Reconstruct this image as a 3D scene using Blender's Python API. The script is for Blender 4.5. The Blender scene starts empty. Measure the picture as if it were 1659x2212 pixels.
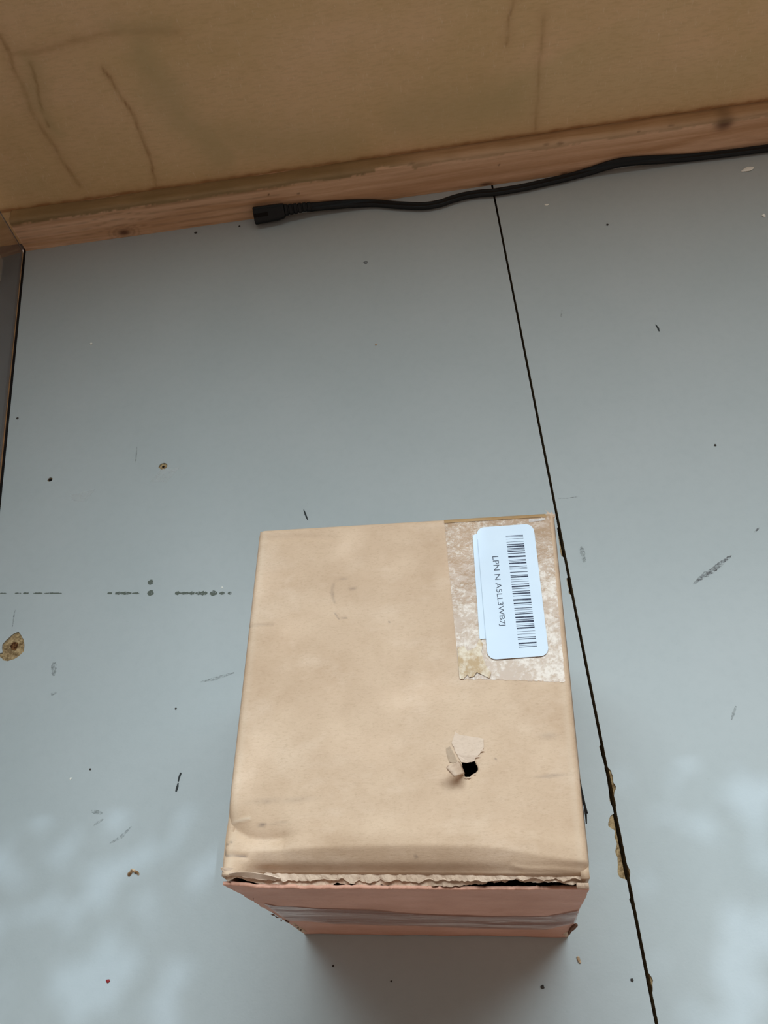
import bpy, bmesh, math, random
from mathutils import Vector, Matrix, noise
from mathutils.geometry import intersect_point_line

# ------------------------------------------------------------------ camera, world, lights
scn = bpy.context.scene
COL = scn.collection
IMG_W, IMG_H = 1659.0, 2212.0
F_PX = 1880.0
CAM = Vector((0.12817, -0.61465, 0.46))
ROT = Matrix(((0.99070176, 0.11381674, 0.07453719),
              (-0.05406223, 0.83208269, -0.55201057),
              (-0.12484909, 0.54284820, 0.83049897)))
cd = bpy.data.cameras.new('camera')
cam = bpy.data.objects.new('camera', cd)
COL.objects.link(cam)
cam.matrix_world = Matrix.Translation(CAM) @ ROT.to_4x4()
cd.sensor_fit = 'VERTICAL'
cd.sensor_height = 24.0
cd.lens = 24.0 * F_PX / IMG_H
cd.clip_start = 0.01
scn.camera = cam

world = bpy.data.worlds.new('room_ambient')
scn.world = world
world.use_nodes = True
bg = world.node_tree.nodes['Background']
bg.inputs[0].default_value = (1.0, 0.77, 0.65, 1)
bg.inputs[1].default_value = 0.38

SUN_DIR = Vector((0.374, 0.51, 1.0)).normalized()       # towards the sun
sl = bpy.data.lights.new('sun', 'SUN')
sl.energy = 0.85
sl.angle = math.radians(0.24)
sl.color = (0.74, 0.90, 1.10)
sun = bpy.data.objects.new('sun', sl)
sun.rotation_euler = SUN_DIR.to_track_quat('Z', 'Y').to_euler()
sun.location = (1.2, 1.6, 3.2)
COL.objects.link(sun)

al = bpy.data.lights.new('skylight', 'AREA')
al.shape = 'RECTANGLE'
al.size = 2.4
al.size_y = 0.95
al.energy = 86
al.color = (0.82, 0.96, 1.04)
sky = bpy.data.objects.new('skylight', al)
sky.location = (0.42, 0.475, 2.2)
COL.objects.link(sky)

vs = scn.view_settings
vs.view_transform = 'Standard'
vs.look = 'None'
vs.gamma = 1.0
vs.use_curve_mapping = False
vs.exposure = 0.0

# ------------------------------------------------------------------ helpers
def ray(px, py):
    return ROT @ Vector(((px - IMG_W / 2) / F_PX, -(py - IMG_H / 2) / F_PX, -1.0))
def at(px, py, z=0.0):
    d = ray(px, py); return CAM + d * ((z - CAM.z) / d.z)
def aty(px, py, y):
    d = ray(px, py); return CAM + d * ((y - CAM.y) / d.y)
def sgl(c):
    return tuple((v / 12.92 if v <= .04045 else ((v + .055) / 1.055) ** 2.4) for v in [x / 255 for x in c]) + (1,)
def fbm(x, y, z=0.0, o=4):
    return noise.fractal(Vector((x, y, z)), 1.0, 2.0, o)
def sm(a, b, x):
    t = min(1.0, max(0.0, (x - a) / (b - a))); return t * t * (3 - 2 * t)
def segdist(x, y, pts):
    best = 9.0; tb = 0.0; n = len(pts) - 1
    for i in range(n):
        ax, ay = pts[i][0], pts[i][1]; bx, by = pts[i + 1][0], pts[i + 1][1]
        dx, dy = bx - ax, by - ay; L = dx * dx + dy * dy + 1e-12
        t = max(0, min(1, ((x - ax) * dx + (y - ay) * dy) / L))
        d = math.hypot(x - ax - t * dx, y - ay - t * dy)
        if d < best: best = d; tb = (i + t) / n
    return best, tb
def inside(x, y, poly):
    c = False; n = len(poly); j = n - 1
    for i in range(n):
        xi, yi = poly[i][0], poly[i][1]; xj, yj = poly[j][0], poly[j][1]
        if (yi > y) != (yj > y) and x < (xj - xi) * (y - yi) / (yj - yi) + xi: c = not c
        j = i
    return c

def link(name, me, mat=None, parent=None, smooth=False, label=None, cat=None, group=None, kind=None):
    if isinstance(me, bmesh.types.BMesh):
        b = me; me = bpy.data.meshes.new(name); b.to_mesh(me); b.free()
    me.name = name
    if smooth:
        for p in me.polygons: p.use_smooth = True
    o = bpy.data.objects.new(name, me); COL.objects.link(o)
    if mat: me.materials.append(mat)
    if parent: o.parent = parent
    tag(o, label, cat, group, kind)
    return o
def tag(o, label=None, cat=None, group=None, kind=None):
    if label: o['label'] = label
    if cat: o['category'] = cat
    if group: o['group'] = group
    if kind: o['kind'] = kind
def empty(name, loc, **k):
    o = bpy.data.objects.new(name, None); COL.objects.link(o); o.location = loc; o.empty_display_size = .02
    tag(o, **k); return o
def mesh_from(name, vs_, fs_):
    me = bpy.data.meshes.new(name); me.from_pydata([tuple(v) for v in vs_], [], fs_); me.update(); return me
def attr(me, name, vals):
    a = me.attributes.new(name, 'FLOAT', 'POINT'); a.data.foreach_set('value', vals)
def box_bm(x0, x1, y0, y1, z0, z1, bev=0.0):
    bm = bmesh.new(); bmesh.ops.create_cube(bm, size=1)
    for v in bm.verts:
        v.co = Vector(((x0 + x1) / 2 + v.co.x * (x1 - x0), (y0 + y1) / 2 + v.co.y * (y1 - y0), (z0 + z1) / 2 + v.co.z * (z1 - z0)))
    if bev: bmesh.ops.bevel(bm, geom=bm.edges[:], offset=bev, segments=2, affect='EDGES')
    return bm

# ------------------------------------------------------------------ materials
class M:
    def __init__(s, name, rough=.6, spec=.4):
        s.m = bpy.data.materials.new(name); s.m.use_nodes = True; s.t = s.m.node_tree
        s.b = s.t.nodes['Principled BSDF']; s.b.inputs['Roughness'].default_value = rough
        s.b.inputs['Specular IOR Level'].default_value = spec
        s.co = s.t.nodes.new('ShaderNodeTexCoord').outputs['Object']
    def n(s, t, **k):
        n = s.t.nodes.new('ShaderNode' + t)
        for a, v in k.items(): setattr(n, a, v)
        return n
    def l(s, a, b): s.t.links.new(a, b)
    def noise(s, scale, detail=4, rough=.55, stretch=(1, 1, 1), dist=0, loc=(0, 0, 0)):
        mp = s.n('Mapping'); mp.inputs['Scale'].default_value = stretch; mp.inputs['Location'].default_value = loc
        s.l(s.co, mp.inputs[0])
        n = s.n('TexNoise'); n.inputs['Scale'].default_value = scale; n.inputs['Detail'].default_value = detail
        n.inputs['Roughness'].default_value = rough; n.inputs['Distortion'].default_value = dist
        s.l(mp.outputs[0], n.inputs['Vector']); return n.outputs['Fac']
    def ramp(s, fac, a, b, lo=0.0, hi=1.0):
        r = s.n('MapRange'); r.inputs[1].default_value = a; r.inputs[2].default_value = b
        r.inputs[3].default_value = lo; r.inputs[4].default_value = hi; s.l(fac, r.inputs[0]); return r.outputs[0]
    def mix(s, fac, a, b, mode='MIX'):
        x = s.n('Mix', data_type='RGBA', blend_type=mode)
        for i, v in ((0, fac), (6, a), (7, b)):
            if isinstance(v, (int, float)): x.inputs[i].default_value = v
            elif isinstance(v, tuple): x.inputs[i].default_value = v
            else: s.l(v, x.inputs[i])
        return x.outputs[2]
    def at(s, name):
        a = s.n('Attribute'); a.attribute_name = name; return a.outputs['Fac']
    def color(s, c):
        if isinstance(c, tuple): s.b.inputs['Base Color'].default_value = c
        else: s.l(c, s.b.inputs['Base Color'])
    def bump(s, h, strength, dist=.001):
        b = s.n('Bump'); b.inputs['Strength'].default_value = strength; b.inputs['Distance'].default_value = dist
        s.l(h, b.inputs['Height']); s.l(b.outputs[0], s.b.inputs['Normal'])
def lin(r, g, b): return (r, g, b, 1)

# painted floor board
m = M('grey_painted_board', .42, .35)
c = m.mix(m.ramp(m.noise(9, 3), .35, .65), lin(.41, .455, .455), lin(.435, .475, .475))
c = m.mix(m.ramp(m.noise(160, 5, .6), .45, .75, 0, .10), c, lin(.28, .31, .32))
c = m.mix(m.ramp(m.noise(900, 2, .5), .70, .78, 0, .18), c, lin(.2, .22, .22))
m.color(c); m.bump(m.noise(700, 4, .6), .10, .0004); FLOOR = m.m
# particle board core
m = M('particle_board', .85, .2)
c = m.mix(m.ramp(m.noise(420, 5, .7), .38, .62), lin(.16, .10, .045), lin(.50, .36, .19))
m.color(c); m.bump(m.noise(500, 5, .7), .7, .001); CORE = m.m
m = M('dark_void', .95, .1); m.color(lin(.012, .010, .009)); VOID = m.m
# kraft card
def kraft(name, base=(.60, .43, .29), rough=.62):
    m = M(name, rough, .25)
    a, b_, c_ = base
    c = m.mix(m.ramp(m.noise(38, 5, .6), .35, .68), lin(a * .90, b_ * .87, c_ * .85), lin(a * 1.07, b_ * 1.09, c_ * 1.12))
    c = m.mix(m.ramp(m.noise(85, 5, .65, (.6, 1, 1)), .50, .70, 0, .45), c, lin(a * 1.18, b_ * 1.26, c_ * 1.38))
    c = m.mix(m.ramp(m.noise(1300, 5, .75, (.5, 1, 1)), .50, .72, 0, .36), c, lin(a * .62, b_ * .55, c_ * .48))
    c = m.mix(m.at('dark_marks'), c, lin(.07, .055, .06))
    c = m.mix(m.at('pale'), c, lin(.72, .60, .46))
    m.color(c); m.bump(m.noise(1100, 4, .7, (.4, 1, 1)), .22, .0004)
    return m.m
KRAFT = kraft('kraft_card')
KRAFT_IN = kraft('torn_kraft_liner', (.60, .45, .33), .8)
KRAFT_SHADED = kraft('kraft_front_shaded', (.60, .32, .225), .6)  # front copy of the kraft, reddish shade put into its colour
# clear tape (over cardboard)
def tape(name, tint, alpha, rough, spk):
    m = M(name, rough, .6)
    n = m.noise(520, 6, .75); big = m.noise(45, 4, .6, loc=(.3, .1, 0))
    s_ = m.n('Math', operation='ADD'); m.l(n, s_.inputs[0]); m.l(m.ramp(big, .35, .65, -.10, .10), s_.inputs[1])
    fac = m.ramp(s_.outputs[0], .46, .62)
    m.color(m.mix(fac, tint, spk)); m.l(m.ramp(fac, 0, 1, alpha, min(1, alpha + .15)), m.b.inputs['Alpha'])
    m.bump(m.noise(260, 4, .6), .35, .0005)
    return m.m
TAPE = tape('clear_packing_tape', lin(.50, .33, .20), .55, .22, lin(.74, .62, .50))
m = M('clear_tape_front', .20, .6)
w = m.noise(75, 6, .7, (.14, 1, 1.0), .9)
m.color(m.mix(m.ramp(w, .42, .58), lin(.24, .14, .12), lin(.72, .60, .55)))
m.l(m.ramp(w, .40, .60, .45, .80), m.b.inputs['Alpha']); m.bump(w, .8, .002); TAPEF = m.m
m = M('label_paper', .5, .4); m.color(m.mix(m.ramp(m.noise(50, 3), .4, .7), lin(.60, .70, .80), lin(.64, .74, .83))); PAPER = m.m
m = M('label_ink', .55, .2); m.color(m.mix(m.ramp(m.noise(900, 3), .45, .85), lin(.022, .028, .055), lin(.12, .14, .19))); INK = m.m
m = M('label_grey_ink', .55, .3); m.color(lin(.06, .07, .10)); INK2 = m.m
m = M('label_edge_line', .55, .3); m.color(lin(.42, .5, .58)); INK3 = m.m
m = M('black_rubber', .42, .28); m.color(lin(.004, .0055, .0065)); m.bump(m.noise(600, 3), .1, .0003); RUBBER = m.m
m = M('black_scuff', .7, .2); m.color(lin(.035, .04, .04)); SCUFF = m.m
def alpha_mat(name, col, a, scale=500, lo=.4, hi=.65):
    m = M(name, .7, .15); m.color(col); m.l(m.ramp(m.noise(scale, 4, .7), lo, hi, 0, a), m.b.inputs['Alpha']); return m.m
SCUFF_G = alpha_mat('grey_scuff', lin(.10, .095, .10), .75)
SCUFF_F = alpha_mat('faint_scuff', lin(.17, .19, .18), .50)
GLUE = alpha_mat('dried_glue', lin(.125, .145, .12), .95, 420, .30, .48)
PALE = alpha_mat('pale_dent', lin(.66, .69, .68), .35, 90, .25, .5)
m = M('pale_flake', .6, .4); m.color(lin(.90, .88, .80)); FLAKE = m.m
m = M('red_fibre', .6, .3); m.color(lin(.25, .02, .02)); RED = m.m
m = M('wood_chip', .7, .3); m.color(m.mix(m.ramp(m.noise(500), .4, .6), lin(.25, .14, .06), lin(.62, .46, .3))); CHIP = m.m
m = M('dark_grit', .8, .2); m.color(lin(.05, .045, .04)); GRIT = m.m
# plywood wall
m = M('plywood', .6, .25)
c = m.mix(m.ramp(m.noise(7, 4, .6, (1, 1, 1.4)), .38, .64), lin(.74, .51, .26), lin(.84, .57, .33))
c = m.mix(m.ramp(m.noise(5, 3, .5, (.6, 1, 1), 1.5, (3, 0, 1)), .50, .62, 0, .55), c, lin(.66, .50, .25))
c = m.mix(m.ramp(m.noise(500, 3, .7, (.25, 1, 1)), .45, .75, 0, .35), c, lin(.52, .35, .16))
c = m.mix(m.ramp(m.noise(620, 3, .7, (1, 1, .3)), .60, .78, 0, .50), c, lin(.92, .74, .52))
c = m.mix(m.at('stain_shade'), c, lin(.34, .155, .055))
c = m.mix(m.at('olive'), c, lin(.54, .41, .20))
m.color(c); m.bump(m.noise(500, 4, .7), .35, .0006); PLY = m.m
# pine batten
m = M('pine_batten', .55, .35)
g = m.noise(95, 5, .6, (.045, 1, 1.0), .9)
c = m.mix(m.ramp(g, .36, .62), lin(.60, .34, .18), lin(.84, .55, .35))
c = m.mix(m.ramp(m.noise(300, 4, .7, (.06, 1, 1)), .5, .75, 0, .3), c, lin(.42, .21, .10))
c = m.mix(m.at('stain_shade'), c, lin(.10, .035, .015))
c = m.mix(m.at('weather'), c, m.mix(m.noise(120, 4, .7, (.2, 1, 1)), lin(.20, .13, .05), lin(.44, .30, .14)))
m.color(c); m.bump(m.noise(150, 5, .7, (.1, 1, 1)), .5, .001); PINE = m.m
# acrylic
m = M('clear_acrylic', .04, .6); m.color(lin(.80, .78, .76)); m.b.inputs['Transmission Weight'].default_value = 1
m.b.inputs['IOR'].default_value = 1.49; ACRYLIC = m.m
m = M('brown_ground', .8, .2); m.color(m.mix(m.noise(8, 2), lin(.115, .10, .095), lin(.13, .12, .115))); GROUND = m.m
m = M('pale_board', .7, .3); m.color(lin(.8, .72, .6)); PALEB = m.m
m = M('leaf', .6, .3); m.color(m.mix(m.noise(40), lin(.03, .08, .02), lin(.07, .14, .03))); LEAF = m.m

# ------------------------------------------------------------------ floor (two boards with a seam, chips and screw holes)
SEAMX = 0.1935
floor = empty('floor', (0, 0, 0), kind='structure')
def pxs(lst, ox, oy, s, z=0.0):
    return [at(ox + x / s, oy + y / s, z) for x, y in lst]
def rough_loop(pts, step=.0012, amp=.00035, seed=1):
    out = []
    n = len(pts)
    for i in range(n):
        a, b = pts[i], pts[(i + 1) % n]
        k = max(1, int((b - a).length / step))
        for j in range(k):
            p = a.lerp(b, j / k)
            out.append(Vector((p.x + amp * fbm(p.x * 900, p.y * 900, seed), p.y + amp * fbm(p.x * 900, p.y * 900, seed + 7), 0)))
    return out
def seam_profile(side):
    # x of the board's seam edge as a function of y: chips recess it
    chips = []
    def add(lst):
        P = pxs(lst, 1180, 1500, 3.1065); chips.append([(p.y, p.x) for p in P])
    if side > 0:
        add([(395, 480), (415, 490), (432, 510), (446, 545), (450, 590), (466, 612), (468, 632), (458, 655), (455, 680), (466, 725), (468, 760), (462, 790)])
        add([(525, 1135), (545, 1148), (564, 1185), (560, 1225), (545, 1262)])
        add([(683, 1870), (700, 1885), (717, 1915), (712, 1950), (716, 1985), (706, 2000)])
    else:
        add([(355, 350), (368, 400), (388, 470), (396, 520)])
        add([(410, 585), (420, 650), (426, 715), (440, 750)])
        add([(450, 805), (432, 812), (418, 850), (416, 885), (436, 898), (462, 915), (458, 960), (475, 1005), (465, 1035), (464, 1065), (478, 1095), (480, 1150), (478, 1195), (492, 1230), (530, 1240)])
        add([(552, 1370), (566, 1400), (575, 1440), (582, 1450)])
        P = [at(1180 + x / 9.217, 1060 + y / 9.217) for x, y in [(215, 740), (225, 800), (250, 960), (262, 1080), (280, 1150), (270, 1190), (300, 1300), (330, 1320)]]
        chips.append([(p.y, p.x) for p in P])
        P = [at(1180 + x / 9.217, 1060 + y / 9.217) for x, y in [(405, 1750), (420, 1870), (450, 1960), (445, 2040), (490, 2080)]]
        chips.append([(p.y, p.x) for p in P])
    half = .00080
    pts = []
    y = 0.02
    while y > -.80:
        x = SEAMX + side * half + .00012 * fbm(y * 700, side * 3.1, 0)
        for ch in chips:
            ys = [q[0] for q in ch]
            if min(ys) <= y <= max(ys):
                best = None
                for i in range(len(ch) - 1):
                    (ya, xa), (yb, xb) = ch[i], ch[i + 1]
                    if min(ya, yb) <= y <= max(ya, yb) and abs(ya - yb) > 1e-9:
                        xx = xa + (xb - xa) * (y - ya) / (yb - ya)
                        best = xx if best is None else (max(best, xx) if side > 0 else min(best, xx))
                if best is not None:
                    best += .00018 * fbm(y * 1500, 5, 1)
                    x = max(x, best) if side > 0 else min(x, best)
        pts.append(Vector((x, y, 0)))
        y -= .0008
    return pts
def plate(outer, holes, depth, name, mat, parent):
    bm = bmesh.new()
    def loop(pts):
        v = [bm.verts.new(p) for p in pts]
        return [bm.edges.new((v[i], v[(i + 1) % len(v)])) for i in range(len(v))], v
    es, vl = [], []
    for L in [outer] + holes:
        e, v = loop(L); es += e; vl.append(v)
    bmesh.ops.triangle_fill(bm, use_beauty=True, use_dissolve=False, edges=es, normal=(0, 0, 1))
    for v in vl:
        w_ = [bm.verts.new(p.co - Vector((0, 0, depth))) for p in v]
        for i in range(len(v)):
            j = (i + 1) % len(v)
            try: bm.faces.new((v[i], v[j], w_[j], w_[i]))
            except ValueError: pass
    for f in bm.faces:
        if abs(f.normal.z) > .9 and f.normal.z < 0: f.normal_flip()
    return link(name, bm, mat, parent)
chip_px = [(395, 1255), (425, 1280), (470, 1350), (525, 1450), (532, 1560), (520, 1680), (440, 1760), (350, 1830), (240, 1870), (170, 1895), (70, 1870), (20, 1810), (-60, 1770), (-70, 1720), (50, 1710), (45, 1620), (40, 1530), (130, 1440), (250, 1330), (320, 1280)]
chip_loop = [at(x / 10.06, 1240 + y / 10.06) for x, y in chip_px]
def circ(px, py, rx, ry=None, n=14, rough=.25):
    c0 = at(px, py); ry = ry or rx
    return [c0 + Vector((rx * math.cos(a) * (1 + rough * fbm(3 * math.cos(a), 3 * math.sin(a), px)), ry * math.sin(a) * (1 + rough * fbm(3 * math.cos(a), 3 * math.sin(a), px + 3)), 0)) for a in [2 * math.pi * i / n for i in range(n)]]
small_hole = circ(108, 1036, .0018, n=16)
chip_hole = circ(352, 1007, .0031, .0027, n=18)
sl_ = seam_profile(-1); sr_ = seam_profile(1)
plate([Vector((-.20846, .02, 0))] + sl_ + [Vector((-.11574, -.80, 0))],
      [rough_loop(chip_loop), small_hole, chip_hole], .0007, 'painted_panel', FLOOR, floor)
plate([Vector((1.4, .02, 0)), Vector((1.4, -.8, 0))] + sr_[::-1], [], .0007, 'painted_panel', FLOOR, floor)
CP = [(-.2082, .02), (SEAMX - .0012, .02), (SEAMX - .0012, -.8), (-.1155, -.8)]
link('board_core', mesh_from('board_core', [(x, y, z) for z in (-.0009, -.018) for x, y in CP],
     [(3, 2, 1, 0), (4, 5, 6, 7), (0, 1, 5, 4), (1, 2, 6, 5), (2, 3, 7, 6), (3, 0, 4, 7)]), CORE, floor)
link('board_core', box_bm(SEAMX + .0012, 1.4, -.8, .02, -.018, -.0009), CORE, floor)
link('floor_underlay', box_bm(-.6, 1.4, -.8, .02, -.03, -.0185), VOID, floor)
link('floor_near', box_bm(-1.2, 1.4, -2.2, -.8005, -.018, 0), FLOOR, floor)
# dark discs standing in for the shade down the screw holes
for (px, py, r) in ((108, 1036, .0013), (352, 1007, .0009)):
    bm = bmesh.new(); bmesh.ops.create_cone(bm, cap_ends=True, segments=14, radius1=r * .6, radius2=r, depth=.0006, matrix=Matrix.Translation(at(px, py) + Vector((0, 0, -.0009))))
    link('bore_shade', bm, VOID, floor)
bm = bmesh.new(); P = [at(x / 10.06, 1240 + y / 10.06, -.0006) for x, y in [(300, 1470), (390, 1490), (370, 1600), (330, 1660), (260, 1650), (220, 1570), (270, 1500)]]
bm.faces.new([bm.verts.new(p) for p in P]); m = M('dark_splinter', .9, .1); m.color(m.mix(m.ramp(m.noise(700), .4, .6), lin(.05, .018, .008), lin(.17, .08, .03)))
r_ = bmesh.ops.extrude_face_region(bm, geom=bm.faces[:]); bmesh.ops.translate(bm, verts=[v for v in r_['geom'] if isinstance(v, bmesh.types.BMVert)], vec=(0, 0, -.0004))
link('splintered_core', bm, m.m, floor)

# marks on the floor: each its own thin film of paint/rubber
def stroke(pts_px, w, mat, name, z=.00008, taper=True, parent=floor, jag=.25):
    P = [at(x, y) for x, y in pts_px]
    Q = []
    for i in range(len(P) - 1):
        k = max(2, int((P[i + 1] - P[i]).length / .0006))
        Q += [P[i].lerp(P[i + 1], j / k) for j in range(k)]
    Q.append(P[-1]); n = len(Q); v = []; f = []
    for i, p in enumerate(Q):
        d = (Q[min(n - 1, i + 1)] - Q[max(0, i - 1)]).normalized(); nn = Vector((-d.y, d.x, 0))
        ww = w * (1 + jag * fbm(p.x * 900, p.y * 900, 2) * 2) * (math.sin(math.pi * (i + .6) / (n + .2)) ** .5 if taper else 1)
        v += [p + nn * ww / 2 + Vector((0, 0, z)), p - nn * ww / 2 + Vector((0, 0, z))]
        if i: f.append((2 * i - 2, 2 * i - 1, 2 * i + 1, 2 * i))
    return link(name, mesh_from(name, v, f), mat, parent)
stroke([(656, 1101), (660, 1112), (665, 1124)], .0011, SCUFF, 'scuff_mark')
stroke([(391, 1669), (387, 1680), (385, 1689)], .0012, SCUFF, 'scuff_mark')
stroke([(385, 1691), (383, 1701), (380, 1711)], .0012, SCUFF, 'scuff_mark')
stroke([(34, 1317), (31, 1323), (29, 1340), (27, 1354)], .0010, SCUFF_F, 'scuff_mark')
stroke([(1580, 1200), (1560, 1215), (1540, 1232), (1518, 1245), (1498, 1262)], .0030, SCUFF_G, 'scuff_mark')
stroke([(432, 1474), (465, 1466), (506, 1453)], .0020, SCUFF_F, 'scuff_mark')
stroke([(237, 1822), (262, 1808), (284, 1785)], .0016, SCUFF_F, 'scuff_mark')
stroke([(202, 1784), (223, 1769)], .0014, SCUFF_F, 'scuff_mark')
stroke([(196, 1752), (221, 1757)], .0022, SCUFF_F, 'scuff_mark')
stroke([(1206, 1077), (1225, 1076), (1250, 1073)], .0004, SCUFF_G, 'scuff_mark')
stroke([(1416, 701), (1421, 708), (1424, 716)], .0012, SCUFF, 'scuff_mark')
stroke([(1590, 1525), (1580, 1555)], .0014, SCUFF_F, 'scuff_mark')
stroke([(1214, 670), (1212, 685)], .0010, SCUFF_F, 'scuff_mark')
stroke([(1640, 1140), (1629, 1150)], .0010, SCUFF_G, 'scuff_mark')
stroke([(1256, 1180), (1262, 1215)], .0030, SCUFF_F, 'scuff_mark')
stroke([(117, 1430), (116, 1460)], .0035, SCUFF_F, 'scuff_mark')
stroke([(110, 1500), (122, 1496)], .0020, SCUFF_F, 'scuff_mark')
stroke([(340, 1010), (365, 1040)], .0001, PALE, 'scuff_mark')
stroke([(296, 965), (293, 1000)], .0008, SCUFF_F, 'scuff_mark')
for a, b_, w_ in ((0, 14, .0008), (32, 46, .0009), (50, 62, .0012), (72, 92, .0011), (95, 134, .0010),
                  (232, 242, .0014), (249, 260, .0022), (260, 284, .0024), (285, 301, .0014),
                  (378, 392, .0026), (392, 408, .0020), (408, 420, .0024), (422, 448, .0030), (453, 469, .0034), (474, 485, .0022), (492, 500, .0020)):
    stroke([(a, 1281.5), ((a + b_) / 2, 1281.5), (b_, 1281.5)], w_ * .92, GLUE, 'glue_spot', jag=.45)
for px, py, r in ((325, 1258, .0019), (325, 1281, .0021)):
    bm = bmesh.new(); bm.faces.new([bm.verts.new(p + Vector((0, 0, .0001))) for p in circ(px, py, r, n=16, rough=.6)]); link('glue_spot', bm, GLUE, floor)
for poly in ([(345, 1016), (388, 1010), (360, 1042), (325, 1040)], [(150, 1070), (205, 1057), (185, 1085), (160, 1082)]):
    bm = bmesh.new(); bm.faces.new([bm.verts.new(at(x, y, .00006)) for x, y in poly][::-1]); link('paint_dent', bm, PALE, floor)

# ------------------------------------------------------------------ wall, batten, pane
DB, HB = .0135, .0313
def grid(name, xs, zs, fn):
    v = [fn(x, z) for z in zs for x in xs]; nx = len(xs)
    f = [(j * nx + i, j * nx + i + 1, (j + 1) * nx + i + 1, (j + 1) * nx + i) for j in range(len(zs) - 1) for i in range(nx - 1)]
    return mesh_from(name, v, f)
def hp(l, s=2.0, ox=0, oy=0): return [(p.x, p.z) for p in [aty(ox + x / s, oy + y / s, DB) for x, y in l]]
lines = [(hp([(-30, 120), (0, 155), (42, 235), (60, 300), (100, 370), (135, 480), (185, 560), (240, 640), (300, 740), (340, 800)]), .0016, .55),
         (hp([(132, 270), (150, 330), (165, 400), (182, 470), (210, 540)]), .0012, .8),
         (hp([(440, 290), (500, 380), (555, 465), (590, 530), (620, 600), (645, 670), (660, 730), (675, 805)]), .0011, .75),
         (hp([(50, 238), (130, 228), (220, 205), (330, 180), (420, 155), (540, 135), (760, 138)]), .0018, .35),
         (hp([(555, 5), (545, 60), (528, 190)], 2, 830), .0011, .55),
         (hp([(690, 60), (680, 200), (668, 300), (660, 450), (658, 560)], 2, 830), .0012, .40)]
olive = [(hp([(620, 230), (690, 340), (760, 480), (860, 580), (940, 680)]), .016, .6), (hp([(120, 270), (160, 440), (230, 560)]), .008, .45),
         (hp([(480, 120), (600, 130), (700, 120)]), .008, .4), (hp([(960, 600), (1200, 620), (1500, 620)]), .020, .45), (hp([(100, 520), (300, 470), (560, 440)], 2, 830), .022, .5)]
xs = [-1.3, -.9, -.6] + [-.40 + .0016 * i for i in range(660)] + [.8, 1.4]
zs = [-.02, .0] + [.028 + .0016 * i for i in range(120)] + [.26, .4, .97]
me = grid('wall_back', xs, zs, lambda x, z: (x, DB, z))
st, ol = [], []
for z in zs:
    for x in xs:
        s_ = 0
        o_ = 0
        if -.4 <= x <= .66 and .02 < z < .23:
            wx = x + .0012 * fbm(x * 60, z * 60, 3); wz = z + .0012 * fbm(x * 60, z * 60, 9)
            for L, w_, a_ in lines:
                d, t = segdist(wx, wz, L)
                if d < .012: s_ = max(s_, a_ * math.exp(-(d / w_) ** 2) * (.65 + .5 * fbm(x * 90, z * 90, 1)) + .12 * math.exp(-(d / (w_ * 4)) ** 2))
            for L, w_, a_ in olive:
                d, t = segdist(wx + .01 * fbm(x * 25, z * 25, 4), wz, L); o_ = max(o_, a_ * math.exp(-(d / w_) ** 2))
            s_ = max(s_, .8 * math.exp(-max(0, z - HB - .0012 - .0012 * fbm(x * 70, 0, 4)) / .0011) if z > .03 else 0)  # shadow line painted on the wall along the batten joint
        st.append(max(0, min(1, s_))); ol.append(max(0, min(1, o_)))
attr(me, 'stain_shade', st); attr(me, 'olive', ol)
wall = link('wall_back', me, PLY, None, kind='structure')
link('wall_back_body', box_bm(-1.3, 1.4, DB + .0006, DB + .015, -.02, .97), PLY, wall)

# batten: bevelled uneven strip, front face at y=0
bx = [-.206 + .0013 * i for i in range(530)] + [.6, 1.4]
prof = [(0, .0)] + [(0, .0015 * i) for i in range(1, 20)] + [(.0, .0293), (.0004, .0304), (.0016, .0311), (.004, HB), (.007, HB), (.010, HB), (DB - .0002, HB)]
v, f, st, we = [], [], [], []
knots = [(aty(268, 502, 0), .0052, .0030), (aty(1565, 266, 0), .0068, .0060), (aty(1262, 289, 0), .0028, .0022), (aty(1050, 398, 0), .0055, .0016), (aty(1220, 377, 0), .0040, .0020),
         (aty(580, 421, 0), .0008, .0010), (aty(645, 419, 0), .0012, .0006), (aty(416, 424, 0), .0010, .0008), (aty(1077, 357, 0), .0007, .0009)]
marks = [(aty(1180, 313, 0), .0028, .0008), (aty(1210, 310, 0), .0030, .0011), (aty(890, 354, 0), .0022, .0008), (aty(1450, 273, 0), .0025, .0007), (aty(1380, 285, 0), .0014, .0008)]
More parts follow.
